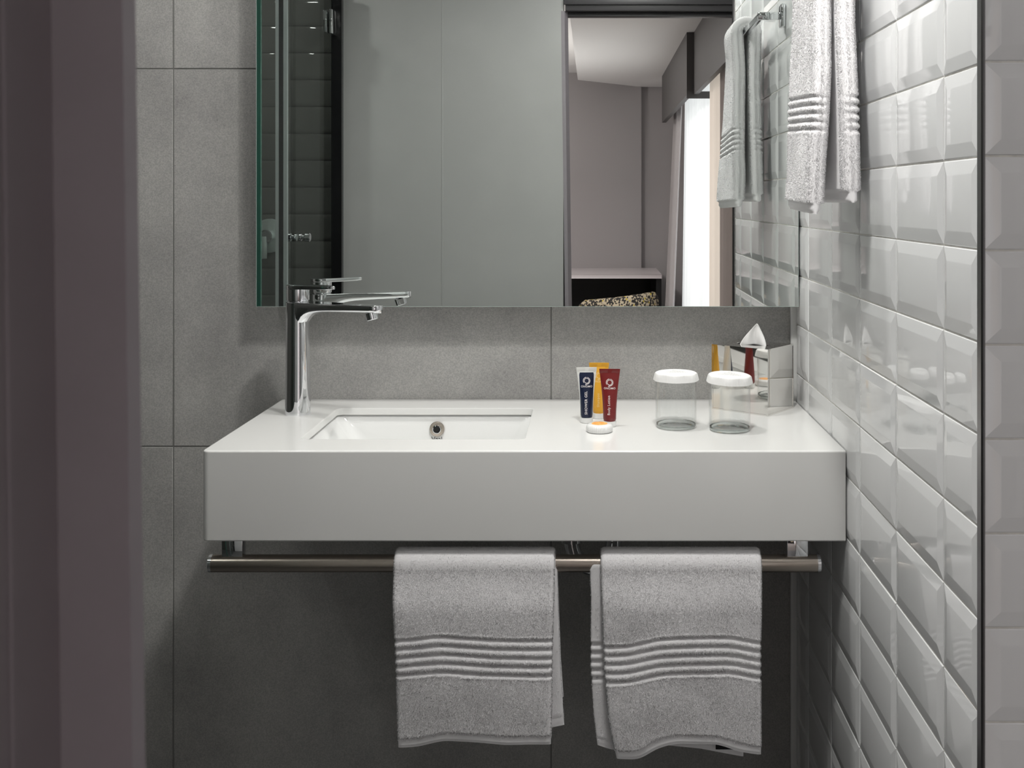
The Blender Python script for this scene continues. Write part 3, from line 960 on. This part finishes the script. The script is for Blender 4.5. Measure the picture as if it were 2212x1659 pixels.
def drape(name, parent, origin, emit, left, right, hem_f, hem_b, z_bar, r_bar, thick, front_a, back_a, rib_z=None, rib_n=5, rib_p=0.0142, nl=64, nf=150, seed=0.0,
          amp=0.004, pile=0, pile_len=0.0023, mat=None, hem_w=0.016, nb=40, edge_r=0.025, pile_back=False):
    """A cloth strip hung over a bar: emit(lateral, a, z) -> world point; a>0 is the viewer's side.
    left/right: functions of z for the lateral extent, hem_f/hem_b: functions of w for hem height."""
    na = 14
    Rm = r_bar + thick / 2 + 0.0006
    outer = np.zeros((nl, nf + na + nb, 3))
    inner = np.zeros_like(outer)
    ed = np.array([0, 0.05, 0.2, 0.5, 1.0]) * edge_r
    w_list = np.concatenate([ed, np.linspace(edge_r * 1.5, 1 - edge_r * 1.5, nl - 10), 1 - ed[::-1]])
    e_list = []
    isfront = []
    for i, w in enumerate(w_list):
        ee = min(w, 1 - w)
        tk = thick * (0.16 + 0.84 * math.sqrt(max(0.0, 1 - (1 - ee / edge_r) ** 2)) if ee < edge_r else 1.0)
        zf, zb = hem_f(w), hem_b(w)
        path = []
        for j in range(nf):
            t = j / nf
            z = zf + (z_bar - zf) * t
            a = front_a(w, z) if z < z_bar - 0.02 else None
            k = min(1.0, (z_bar - z) / 0.07)
            k = k * k * (3 - 2 * k)
            a = Rm + k * front_a(w, z)
            a += k * amp * fbm(w * 2.3 + seed, z * 7.0, seed * 1.7) + k * amp * 0.35 * fbm(w * 6 + seed, z * 19.0, seed)
            path.append((a, z, 0, z - zf))
        for j in range(na):
            th = PI * (j / (na - 1)) * 0.999
            path.append((Rm * math.cos(th), z_bar + Rm * math.sin(th), 1, 1))
        for j in range(nb):
            t = (j + 1) / nb
            z = z_bar + (zb - z_bar) * t
            k = min(1.0, t * 3)
            path.append((-(Rm + k * back_a(w, z)), z, 2, z - zb))
        P = np.array([(p[0], p[1]) for p in path])
        T = np.gradient(P, axis=0)
        T /= np.linalg.norm(T, axis=1)[:, None] + 1e-12
        Nn = np.stack([T[:, 1], -T[:, 0]], 1)          # points outwards on the front
        for j, p in enumerate(path):
            th = tk
            h = p[3]
            if p[2] != 1:
                if h < hem_w:
                    th = tk * (0.62 if h > 0.003 else 0.40)
            ext = 0.0
            if rib_z is not None and p[2] != 1:
                q = (p[1] - rib_z(w)) / rib_p
                if -0.5 < q < rib_n - 0.5:
                    fr = q - round(q)
                    ext = -0.0030 * math.exp(-(fr / 0.21) ** 2) + 0.0009 * math.cos(2 * PI * (fr + 0.5))
            lat_l, lat_r = left(p[1]), right(p[1])
            if p[2] == 1 or p[1] > z_bar - 0.001:
                lat_l, lat_r = left(z_bar), right(z_bar)
            lat = lat_l + (lat_r - lat_l) * w
            if rib_z is not None and p[2] != 1 and ext < -0.0005 and (w < 0.004 or w > 0.996):
                lat += (1 if w < 0.5 else -1) * 0.0012 * (-ext / 0.003)
            o_ = (P[j, 0] + Nn[j, 0] * (th / 2 + ext), P[j, 1] + Nn[j, 1] * (th / 2 + ext))
            i_ = (P[j, 0] - Nn[j, 0] * th / 2, P[j, 1] - Nn[j, 1] * th / 2)
            outer[i, j] = np.array(emit(lat, o_[0], o_[1])) - origin
            inner[i, j] = np.array(emit(lat, i_[0], i_[1])) - origin
    loop = np.concatenate([outer, inner[:, ::-1]], axis=1)
    m = loop.shape[1]
    V = loop.reshape(-1, 3)
    Fc = []
    for i in range(nl - 1):
        for j in range(m):
            j2 = (j + 1) % m
            Fc.append((i * m + j, (i + 1) * m + j, (i + 1) * m + j2, i * m + j2))
    ns = nf + na + nb
    for i in (0, nl - 1):
        for j in range(ns - 1):
            a, b, c, d = i * m + j, i * m + j + 1, i * m + (m - 2 - j), i * m + (m - 1 - j)
            Fc.append((a, b, c, d) if i else (d, c, b, a))
    bm = bmesh.new()
    vs = [bm.verts.new(v) for v in V]
    for f in Fc:
        try:
            bm.faces.new([vs[k] for k in f])
        except ValueError:
            pass
    body = bm_obj(name, bm, mat or M['terry'], parent, smooth=True, sharp=70)
    if pile:
        jmin = int(nf * 0.045)
        jmax = nf + na - 3 if not pile_back else nf + na + int(nb * 0.95)
        A = outer
        ii = rng.uniform(0, nl - 1.001, pile)
        # even coverage over the width despite uneven columns; extra on both edges
        ww = rng.uniform(0, 1, pile)
        edge = rng.uniform(0, 1, pile)
        ef = 0.04 if edge_r < 0.05 else 0.22
        ew = 0.006 if edge_r < 0.05 else edge_r
        ww[edge < ef] = rng.uniform(0, 1, (edge < ef).sum()) ** 1.5 * ew
        ww[edge > 1 - ef] = 1 - rng.uniform(0, 1, (edge > 1 - ef).sum()) ** 2 * ew
        und = ((ww < edge_r) | (ww > 1 - edge_r)) & (rng.uniform(0, 1, pile) < 0.45)
        ii = np.interp(ww, w_list, np.arange(nl)); ii = np.minimum(ii, nl - 1.001)
        jj = rng.uniform(jmin, jmax, pile)
        zrel = None
        i0, j0 = ii.astype(int), jj.astype(int)
        fi, fj = (ii - i0)[:, None], (jj - j0)[:, None]
        Pt = A[i0, j0] * (1 - fi) * (1 - fj) + A[i0 + 1, j0] * fi * (1 - fj) + A[i0, j0 + 1] * (1 - fi) * fj + A[i0 + 1, j0 + 1] * fi * fj
        du = A[i0 + 1, j0] - A[i0, j0]
        dv = A[i0, j0 + 1] - A[i0, j0]
        nn = np.cross(du, dv)
        nn /= np.linalg.norm(nn, axis=1)[:, None] + 1e-12
        cen = 0.5 * (outer[nl // 2, j0] + inner[nl // 2, j0]) - Pt
        sgn = np.sign((nn * cen).sum(1))[:, None]
        nn = -nn * sgn
        Bq = inner
        Pu = Bq[i0, j0] * (1 - fi) * (1 - fj) + Bq[i0 + 1, j0] * fi * (1 - fj) + Bq[i0, j0 + 1] * (1 - fi) * fj + Bq[i0 + 1, j0 + 1] * fi * fj
        Pt = np.where(und[:, None], Pu, Pt)
        nu_ = np.cross(Bq[i0 + 1, j0] - Bq[i0, j0], Bq[i0, j0 + 1] - Bq[i0, j0])
        nu_ /= np.linalg.norm(nu_, axis=1)[:, None] + 1e-12
        cu = 0.5 * (outer[nl // 2, j0] + inner[nl // 2, j0]) - Pu
        nu_ = -nu_ * np.sign((nu_ * cu).sum(1))[:, None]
        nn = np.where(und[:, None], nu_, nn)
        side = np.zeros_like(nn)
        sub = rng.uniform(0, 1, pile) < 0.4
        cap0, cap1 = (ww < 0.0045 * edge_r / 0.025) & sub, (ww > 1 - 0.0045 * edge_r / 0.025) & sub
        tt = rng.uniform(0, 1, pile)[:, None]
        fjj = fj
        for cm, e in ((cap0, 0), (cap1, -1)):
            Pe = (outer[e, j0] * (1 - fjj) + outer[e, j0 + 1] * fjj) * (1 - tt) + (inner[e, j0] * (1 - fjj) + inner[e, j0 + 1] * fjj) * tt
            Pt = np.where(cm[:, None], Pe, Pt)
        duh = A[-1, 0] - A[0, 0]
        duh = duh / np.linalg.norm(duh)
        side[cap0] = -duh
        side[cap1] = duh
        nn[cap0] = -duh
        nn[cap1] = duh
        rnd = rng.normal(0, 1, (pile, 3))
        d = nn * 0.75 + side * 0.3 + rnd * 0.60 + np.array([0, 0, -0.45])
        d /= np.linalg.norm(d, axis=1)[:, None]
        Ln = rng.uniform(0.55, 1.0, pile)[:, None] * pile_len
        # fibres stay out of the woven grooves
        sd = np.cross(d, nn + rng.normal(0, 0.45, (pile, 3)))
        sd /= np.linalg.norm(sd, axis=1)[:, None] + 1e-12
        wd_ = 0.00027
        sd *= np.where((np.cross(sd, d) * nn).sum(1) < 0, -1.0, 1.0)[:, None]
        Pt = Pt - nn * 0.0002
        mid = Pt + d * Ln * 0.6 + nn * Ln * 0.1
        tip = Pt + d * Ln + np.array([0, 0, -0.25]) * Ln
        Vp = np.empty((pile * 5, 3))
        Vp[0::5] = Pt - sd * wd_; Vp[1::5] = Pt + sd * wd_
        Vp[2::5] = mid - sd * wd_ * 0.9; Vp[3::5] = mid + sd * wd_ * 0.9; Vp[4::5] = tip
        me = bpy.data.meshes.new('terry_pile')
        nf_ = pile
        me.vertices.add(pile * 5)
        me.vertices.foreach_set('co', Vp.astype(np.float32).ravel())
        k = np.arange(pile) * 5
        loops = np.stack([k, k + 1, k + 3, k + 2, k + 2, k + 3, k + 4], 1).ravel()
        me.loops.add(len(loops))
        me.loops.foreach_set('vertex_index', loops.astype(np.int32))
        me.polygons.add(pile * 2)
        st = np.stack([np.arange(pile) * 7, np.arange(pile) * 7 + 4], 1).ravel()
        me.polygons.foreach_set('loop_start', st.astype(np.int32))
        me.update(calc_edges=True)
        me.validate()
        Nv = nn * 1.0 + np.array([0, 0, 0.35]) + rng.normal(0, 0.30, (pile, 3))
        Nv /= np.linalg.norm(Nv, axis=1)[:, None] + 1e-12
        me.polygons.foreach_set('use_smooth', np.ones(pile * 2, dtype=bool))
        me.normals_split_custom_set_from_vertices(np.repeat(Nv, 5, axis=0).astype(np.float32))
        p = link('terry_pile', me, M['terry_pile'], body)
        p['kind'] = 'stuff'
    return body

YT = 1.775       # plane of the towel fronts
S = YT / F_PX
def interp(pts):
    xs_ = [p[0] for p in pts]; ys_ = [p[1] for p in pts]
    return lambda t: float(np.interp(t, xs_, ys_))
def smooth_interp(pts):
    f = interp(pts)
    h = 0.05
    return lambda t: (f(t - h) + 2 * f(t) + f(t + h) + f(t - h / 2) + f(t + h / 2)) / 6
def zpx(y):
    return ZC - (y - VY) * S
def xpx(x):
    return (x - VX) * S
emit_bath = lambda lat, a, z: (lat, RY - a, z)

def edge(pts):       # (pixel y, pixel x) measured on the photo -> x as a function of z
    q = sorted([(zpx(y), xpx(x)) for y, x in pts])
    return interp(q)

towel = thing('bath_towel', 'folded white bath towel hanging at the middle of the rail under the basin', 'towel', (xpx(1022), RY, RZ), 0, 'white bath towels on the rail')
to = loc_of(towel)
drape('terry_body', towel, to, emit_bath, edge([(1180, 846), (1300, 848), (1400, 853), (1620, 860)]), edge([(1180, 1198), (1400, 1193), (1620, 1190)]),
      smooth_interp([(0, zpx(1616)), (0.12, zpx(1614)), (0.3, zpx(1598)), (0.6, zpx(1604)), (0.75, zpx(1607)), (1, zpx(1607))]), lambda w: 0.42, RZ, RR, 0.0115,
      lambda w, z: 0.010 + 0.004 * math.sin(w * 3.1) + (RZ - z) * 0.012, lambda w, z: 0.006,
      smooth_interp([(0, zpx(1460)), (0.28, zpx(1449)), (0.6, zpx(1455)), (1, zpx(1460))]), seed=1.3, pile=130000)
drape('folded_layer', towel, to, emit_bath, edge([(1180, 852), (1400, 862), (1560, 880), (1620, 912)]), edge([(1180, 1201), (1300, 1204), (1450, 1209), (1580, 1218)]),
      smooth_interp([(0, zpx(1618)), (0.5, zpx(1608)), (0.8, zpx(1598)), (0.9, zpx(1588)), (1, zpx(1580))]), lambda w: 0.45, RZ, RR - 0.006, 0.006,
      lambda w, z: 0.0005, lambda w, z: 0.012, None, seed=4.1, nf=90, pile=14000, amp=0.0015)

towel2 = thing('bath_towel', 'folded white bath towel hanging nearest the tiled wall, black label showing at its hem', 'towel', (xpx(1460), RY, RZ), 0, 'white bath towels on the rail')
to = loc_of(towel2)
drape('terry_body', towel2, to, emit_bath, edge([(1180, 1296), (1300, 1301), (1450, 1306), (1560, 1316), (1640, 1332)]), edge([(1180, 1645), (1230, 1648), (1400, 1644), (1640, 1644)]),
      smooth_interp([(0, zpx(1640)), (0.15, zpx(1640)), (0.3, zpx(1613)), (0.42, zpx(1603)), (0.7, zpx(1606)), (0.85, zpx(1622)), (1, zpx(1630))]), lambda w: 0.42, RZ, RR, 0.0115,
      lambda w, z: 0.009 + 0.005 * math.sin(w * 3.1) + (RZ - z) * 0.012, lambda w, z: 0.006,
      smooth_interp([(0, zpx(1474)), (0.15, zpx(1472)), (0.35, zpx(1455)), (0.55, zpx(1451)), (0.8, zpx(1452)), (1, zpx(1466))]), seed=8.7, pile=130000)
drape('folded_layer', towel2, to, emit_bath, edge([(1190, 1272), (1300, 1277), (1450, 1276), (1560, 1283), (1635, 1292)]), edge([(1180, 1640), (1400, 1636), (1640, 1610)]),
      smooth_interp([(0, zpx(1622)), (0.08, zpx(1634)), (0.2, zpx(1636)), (0.4, zpx(1622)), (0.7, zpx(1632)), (1, zpx(1650))]), lambda w: 0.45, RZ - 0.002, RR - 0.006, 0.006,
      lambda w, z: 0.0015, lambda w, z: 0.012, smooth_interp([(0, zpx(1478)), (1, zpx(1478))]), seed=6.2, nf=110, pile=18000, amp=0.0015)
zt = zpx(1612)
box('care_label', (xpx(1548) - to[0], RY - 0.0235 - to[1], zpx(1628) - to[2]), (xpx(1590) - to[0], RY - 0.0226 - to[1], zpx(1600) - to[2]), M['care_tag'], towel2)['label'] = 'black woven care label'

# ------------------------------------------------------------------ hand towel on its holder by the mirror
HX, HZ, HY = 0.370, 1.705, 2.011
hold = thing('towel_holder', 'chrome L-shaped towel holder on the white tiled wall beside the mirror', 'towel holder', (XR, HY, HZ))
ho = loc_of(hold)
lo, hi = rel(ho, (XR - 0.010, HY - 0.016, HZ - 0.025), (XR - 0.0003, HY + 0.016, HZ + 0.025))
box('wall_plate', lo, hi, M['chrome'], hold, 0.002)
lo, hi = rel(ho, (HX - 0.006, HY - 0.005, HZ - 0.008), (XR - 0.0102, HY + 0.005, HZ + 0.008))
box('arm', lo, hi, M['chrome'], hold, 0.001)
lo, hi = rel(ho, (HX - 0.006, 1.58, HZ - 0.006), (HX + 0.006, HY - 0.0052, HZ + 0.006))
box('bar', lo, hi, M['chrome'], hold, 0.001)
hand = thing('hand_towel', 'white hand towel folded lengthwise over the chrome holder on the tiled wall', 'towel', (HX, 1.73, HZ))
to = loc_of(hand)
emit_hand = lambda lat, a, z: (HX - a, lat, z)
# near edge is w=0
ht = lambda z: max(0.0, (HZ - z) / 0.42)
drape('terry_body', hand, to, emit_hand, interp([(1.28, 1.600), (1.45, 1.612), (1.70, 1.655)]), interp([(1.28, 1.855), (1.45, 1.835), (1.70, 1.80)]),
      lambda w: 1.279 + 0.006 * w, lambda w: 1.296, HZ, 0.0065, 0.030, lambda w, z: -0.0055 + (0.010 + 0.010 * (1 - w)) * ht(z) ** 1.6, lambda w, z: -0.006 + 0.003 * ht(z),
      lambda w: 1.405 + 0.014 * w, seed=3.4, pile=180000, amp=0.003, rib_p=0.0125, edge_r=0.075, nb=130, pile_back=True)

# ------------------------------------------------------------------ shower enclosure (seen in the mirror)
SX = -0.98
scr = thing('shower_screen', 'clear glass shower door and fixed panel with chrome hinge, seen in the mirror', 'shower screen', (SX, 0.68, 0.05))
so = loc_of(scr)
def sbox(name, lo, hi, mat, parent=scr, bevel=0.0):
    a, b = rel(so, lo, hi)
    return box(name, a, b, mat, parent, bevel)
pan = sbox('door_pane', (SX - 0.004, 0.345, 0.06), (SX + 0.004, 0.8455, 2.05), M['glass_pane'])
sbox('wall_profile', (SX - 0.002, 0.312, 0.05), (SX + 0.037, 0.342, 2.10), M['black_gloss'])
sbox('fixed_pane', (SX - 0.004, 0.868, 0.06), (SX + 0.004, 1.217, 2.05), M['glass_pane'])
sbox('return_pane', (SX - 0.70, 1.219, 0.06), (SX - 0.0042, 1.227, 2.05), M['glass_pane'])
sbox('pane_edge', (SX - 0.0041, 1.2175, 0.06), (SX + 0.007, 1.229, 2.05), M['green_edge'])
sbox('edge_profile', (SX - 0.058, 0.846, 0.06), (SX - 0.0475, 0.862, 2.05), M['alu'])
sbox('edge_gasket', (SX - 0.0474, 0.848, 0.06), (SX - 0.0321, 0.860, 2.05), M['black_gloss'])
sbox('edge_profile', (SX - 0.032, 0.846, 0.06), (SX - 0.0205, 0.862, 2.05), M['alu'])
for hz in (0.40, pz(50, 4.02)):
    h = sbox('hinge', (SX + 0.0042, 0.343, hz - 0.045), (SX + 0.016, 0.40, hz + 0.045), M['chrome'], scr, 0.002)
    sbox('hinge_plate', (SX - 0.018, 0.343, hz - 0.04), (SX - 0.0045, 0.40, hz + 0.04), M['chrome'], scr, 0.001)
kz = pz(513, 3.56)
kn = lathe('knob', [(0, 0), (0.012, 0), (0.012, 0.006), (0.008, 0.010), (0.008, 0.016), (0.0145, 0.020), (0.0145, 0.034), (0.012, 0.036), (0, 0.036)], M['chrome'], scr, 32, axis='x', loc=(SX + 0.0042 - so[0], 0.80 - so[1], kz - so[2]))
lathe('knob', [(0, 0), (0.012, 0), (0.012, -0.006), (0.008, -0.010), (0.008, -0.016), (0.0145, -0.020), (0.0145, -0.034), (0.012, -0.036), (0, -0.036)], M['chrome'], scr, 32, axis='x', loc=(SX - 0.0042 - so[0], 0.80 - so[1], kz - so[2]))
mixer = thing('shower_mixer', 'pale round shower mixer plate with a chrome lever on the dark tiles, in the mirror', 'shower mixer', (px(578, 4.04), 0.31, pz(510, 4.04)))
mp_ = lathe('cover_plate', [(0, 0.014), (0.058, 0.013), (0.064, 0.010), (0.066, 0.0), (0, 0)], M['pale_plastic'], mixer, 48)
mp_.rotation_euler = (-PI / 2, 0, 0)
kb = lathe('mixer_body', [(0, 0.05), (0.020, 0.05), (0.024, 0.046), (0.024, 0.012), (0, 0.012)], M['chrome'], mixer, 36)
kb.rotation_euler = (-PI / 2, 0, 0)
box('mixer_lever', (-0.026, 0.038, -0.085), (0.004, 0.052, 0.0), M['pale_plastic'], mixer, 0.004)

# ------------------------------------------------------------------ bedroom furniture (seen in the mirror)
pel = thing('curtain_pelmet', 'charcoal board pelmet above the bedroom curtains, reflected in the mirror', 'pelmet', (0.60, -1.7, ZD - 0.35))
po = loc_of(pel)
def pbox(name, lo, hi, mat=M['pelmet']):
    a, b = rel(po, lo, hi)
    return box(name, a, b, mat, pel)
ZP = pz(213, 6.0)
pbox('far_fascia', (0.526, ym(8.13), pz(265, 8.13)), (0.556, ym(6.0), ZD - 0.0005))
pbox('end_return', (0.526, ym(6.0) + 0.0002, ZP), (0.70, ym(5.992), ZP + 0.04))
pbox('end_upright', (0.526, ym(6.0) + 0.0002, ZP + 0.0402), (0.60, ym(5.992), ZD - 0.0005))
pbox('near_fascia', (0.566, ym(5.99), ZP + 0.022), (0.590, 0.02, ZD - 0.0005))
pbox('curtain_track', (0.655, ym(8.1), ZD - 0.03), (0.675, 0.0, ZD - 0.0005), M['black'])

def curtain(name, label, d0, d1, x_of, mat, folds, depth, z0=0.02, z1=None, flare=0.0, seed=0):
    z1 = z1 or ZD - 0.035
    nu, nv = int(folds * 12) + 1, 24
    V, Fc = [], []
    y0, y1 = ym(d0), ym(d1)
    base = np.array([(x_of(0) + x_of(1)) / 2, (y0 + y1) / 2, z0])
    for j in range(nv):
        t = j / (nv - 1)
        for i in range(nu):
            u = i / (nu - 1)
            ph = u * folds * 2 * PI + seed + 0.5 * math.sin(u * 5 + t * 1.1)
            a = depth * (0.65 + 0.35 * math.sin(u * 11 + seed)) * (1.15 - 0.4 * t)
            V.append((x_of(u) - flare * (1 - t) + a * math.sin(ph) - base[0], y0 + (y1 - y0) * u - base[1] + 0.3 * a * math.sin(2 * ph), z0 + (z1 - z0) * t - base[2]))
    for j in range(nv - 1):
        for i in range(nu - 1):
            q = j * nu + i
            Fc.append((q, q + 1, q + nu + 1, q + nu))
    o = from_np(name, V, Fc, mat, None, True, tuple(base))
    return tag(o, label, 'curtain', 'curtains at the bedroom window')
curtain('side_curtain', 'grey translucent side curtain next to the desk, reflected in the mirror', 8.05, 7.50, lambda u: 0.632, M['grey_drape'], 5, 0.022, flare=0.09)
curtain('sheer_curtain', 'bright white sheer curtain over the window, reflected in the mirror', 7.66, 5.75, lambda u: 0.675, M['sheer'], 13, 0.026, flare=0.02, seed=1)
curtain('cream_curtain', 'cream curtain at the near end of the window, reflected in the mirror', 5.74, 5.22, lambda u: 0.635, M['cream_drape'], 4, 0.022, seed=2)
curtain('taupe_curtain', 'dull taupe curtain edge beside the tiled corner, reflected in the mirror', 5.21, 4.70, lambda u: 0.625, M['taupe_drape'], 4, 0.02, seed=3)

desk = thing('writing_desk', 'pale topped desk with a dark recess below, reflected through the doorway', 'desk', (-0.05, ym(8.45), 0))
dk = loc_of(desk)
def dbox(name, lo, hi, mat, bevel=0.0):
    a, b = rel(dk, lo, hi)
    return box(name, a, b, mat, desk, bevel)
DZ = ZC - 0.56
dbox('desk_top', (-0.9, ym(8.06), DZ - 0.03), (0.52, ym(8.85), DZ), M['desk'], 0.002)
dbox('side_panel', (-0.9, ym(8.10), 0.0), (-0.86, ym(8.85), DZ - 0.0302), M['black'])
dbox('side_panel', (0.48, ym(8.10), 0.0), (0.52, ym(8.85), DZ - 0.0302), M['black'])
dbox('back_panel', (-0.86, ym(8.80), 0.05), (0.48, ym(8.85), DZ - 0.0302), M['black'])

chair = thing('tub_chair', 'low chair in yellow and black woven fabric tucked at the desk, in the mirror', 'chair', (0.19, ym(7.75), 0))
def arc_back():
    rings = []
    n = 26
    for k in range(n):
        u = k / (n - 1)
        x = -0.29 + 0.58 * u
        y = 0.16 * (1 - ((u - 0.5) * 2) ** 2) - 0.08
        top = 0.565 + 0.075 * u ** 0.8 - 0.05 * max(0, (u - 0.93) / 0.07) ** 2 - 0.03 * max(0, (0.08 - u) / 0.08)
        t = 0.035
        rings.append([(x, y - t, 0.30), (x, y + t, 0.30), (x, y + t, top - 0.03), (x, y + t * 0.6, top - 0.006), (x, y, top), (x, y - t * 0.6, top - 0.006), (x, y - t, top - 0.03)])
    return rings
loft('backrest', arc_back(), M['woven'], chair, sharp=60)
box('seat', (-0.26, -0.42, 0.30), (0.26, -0.05, 0.42), M['woven'], chair, 0.03, 3)
for sx in (-0.22, 0.22):
    for sy in (-0.38, 0.05):
        lathe('leg', [(0, 0), (0.012, 0), (0.018, 0.30), (0, 0.30)], M['black'], chair, 16, loc=(sx, sy, 0))
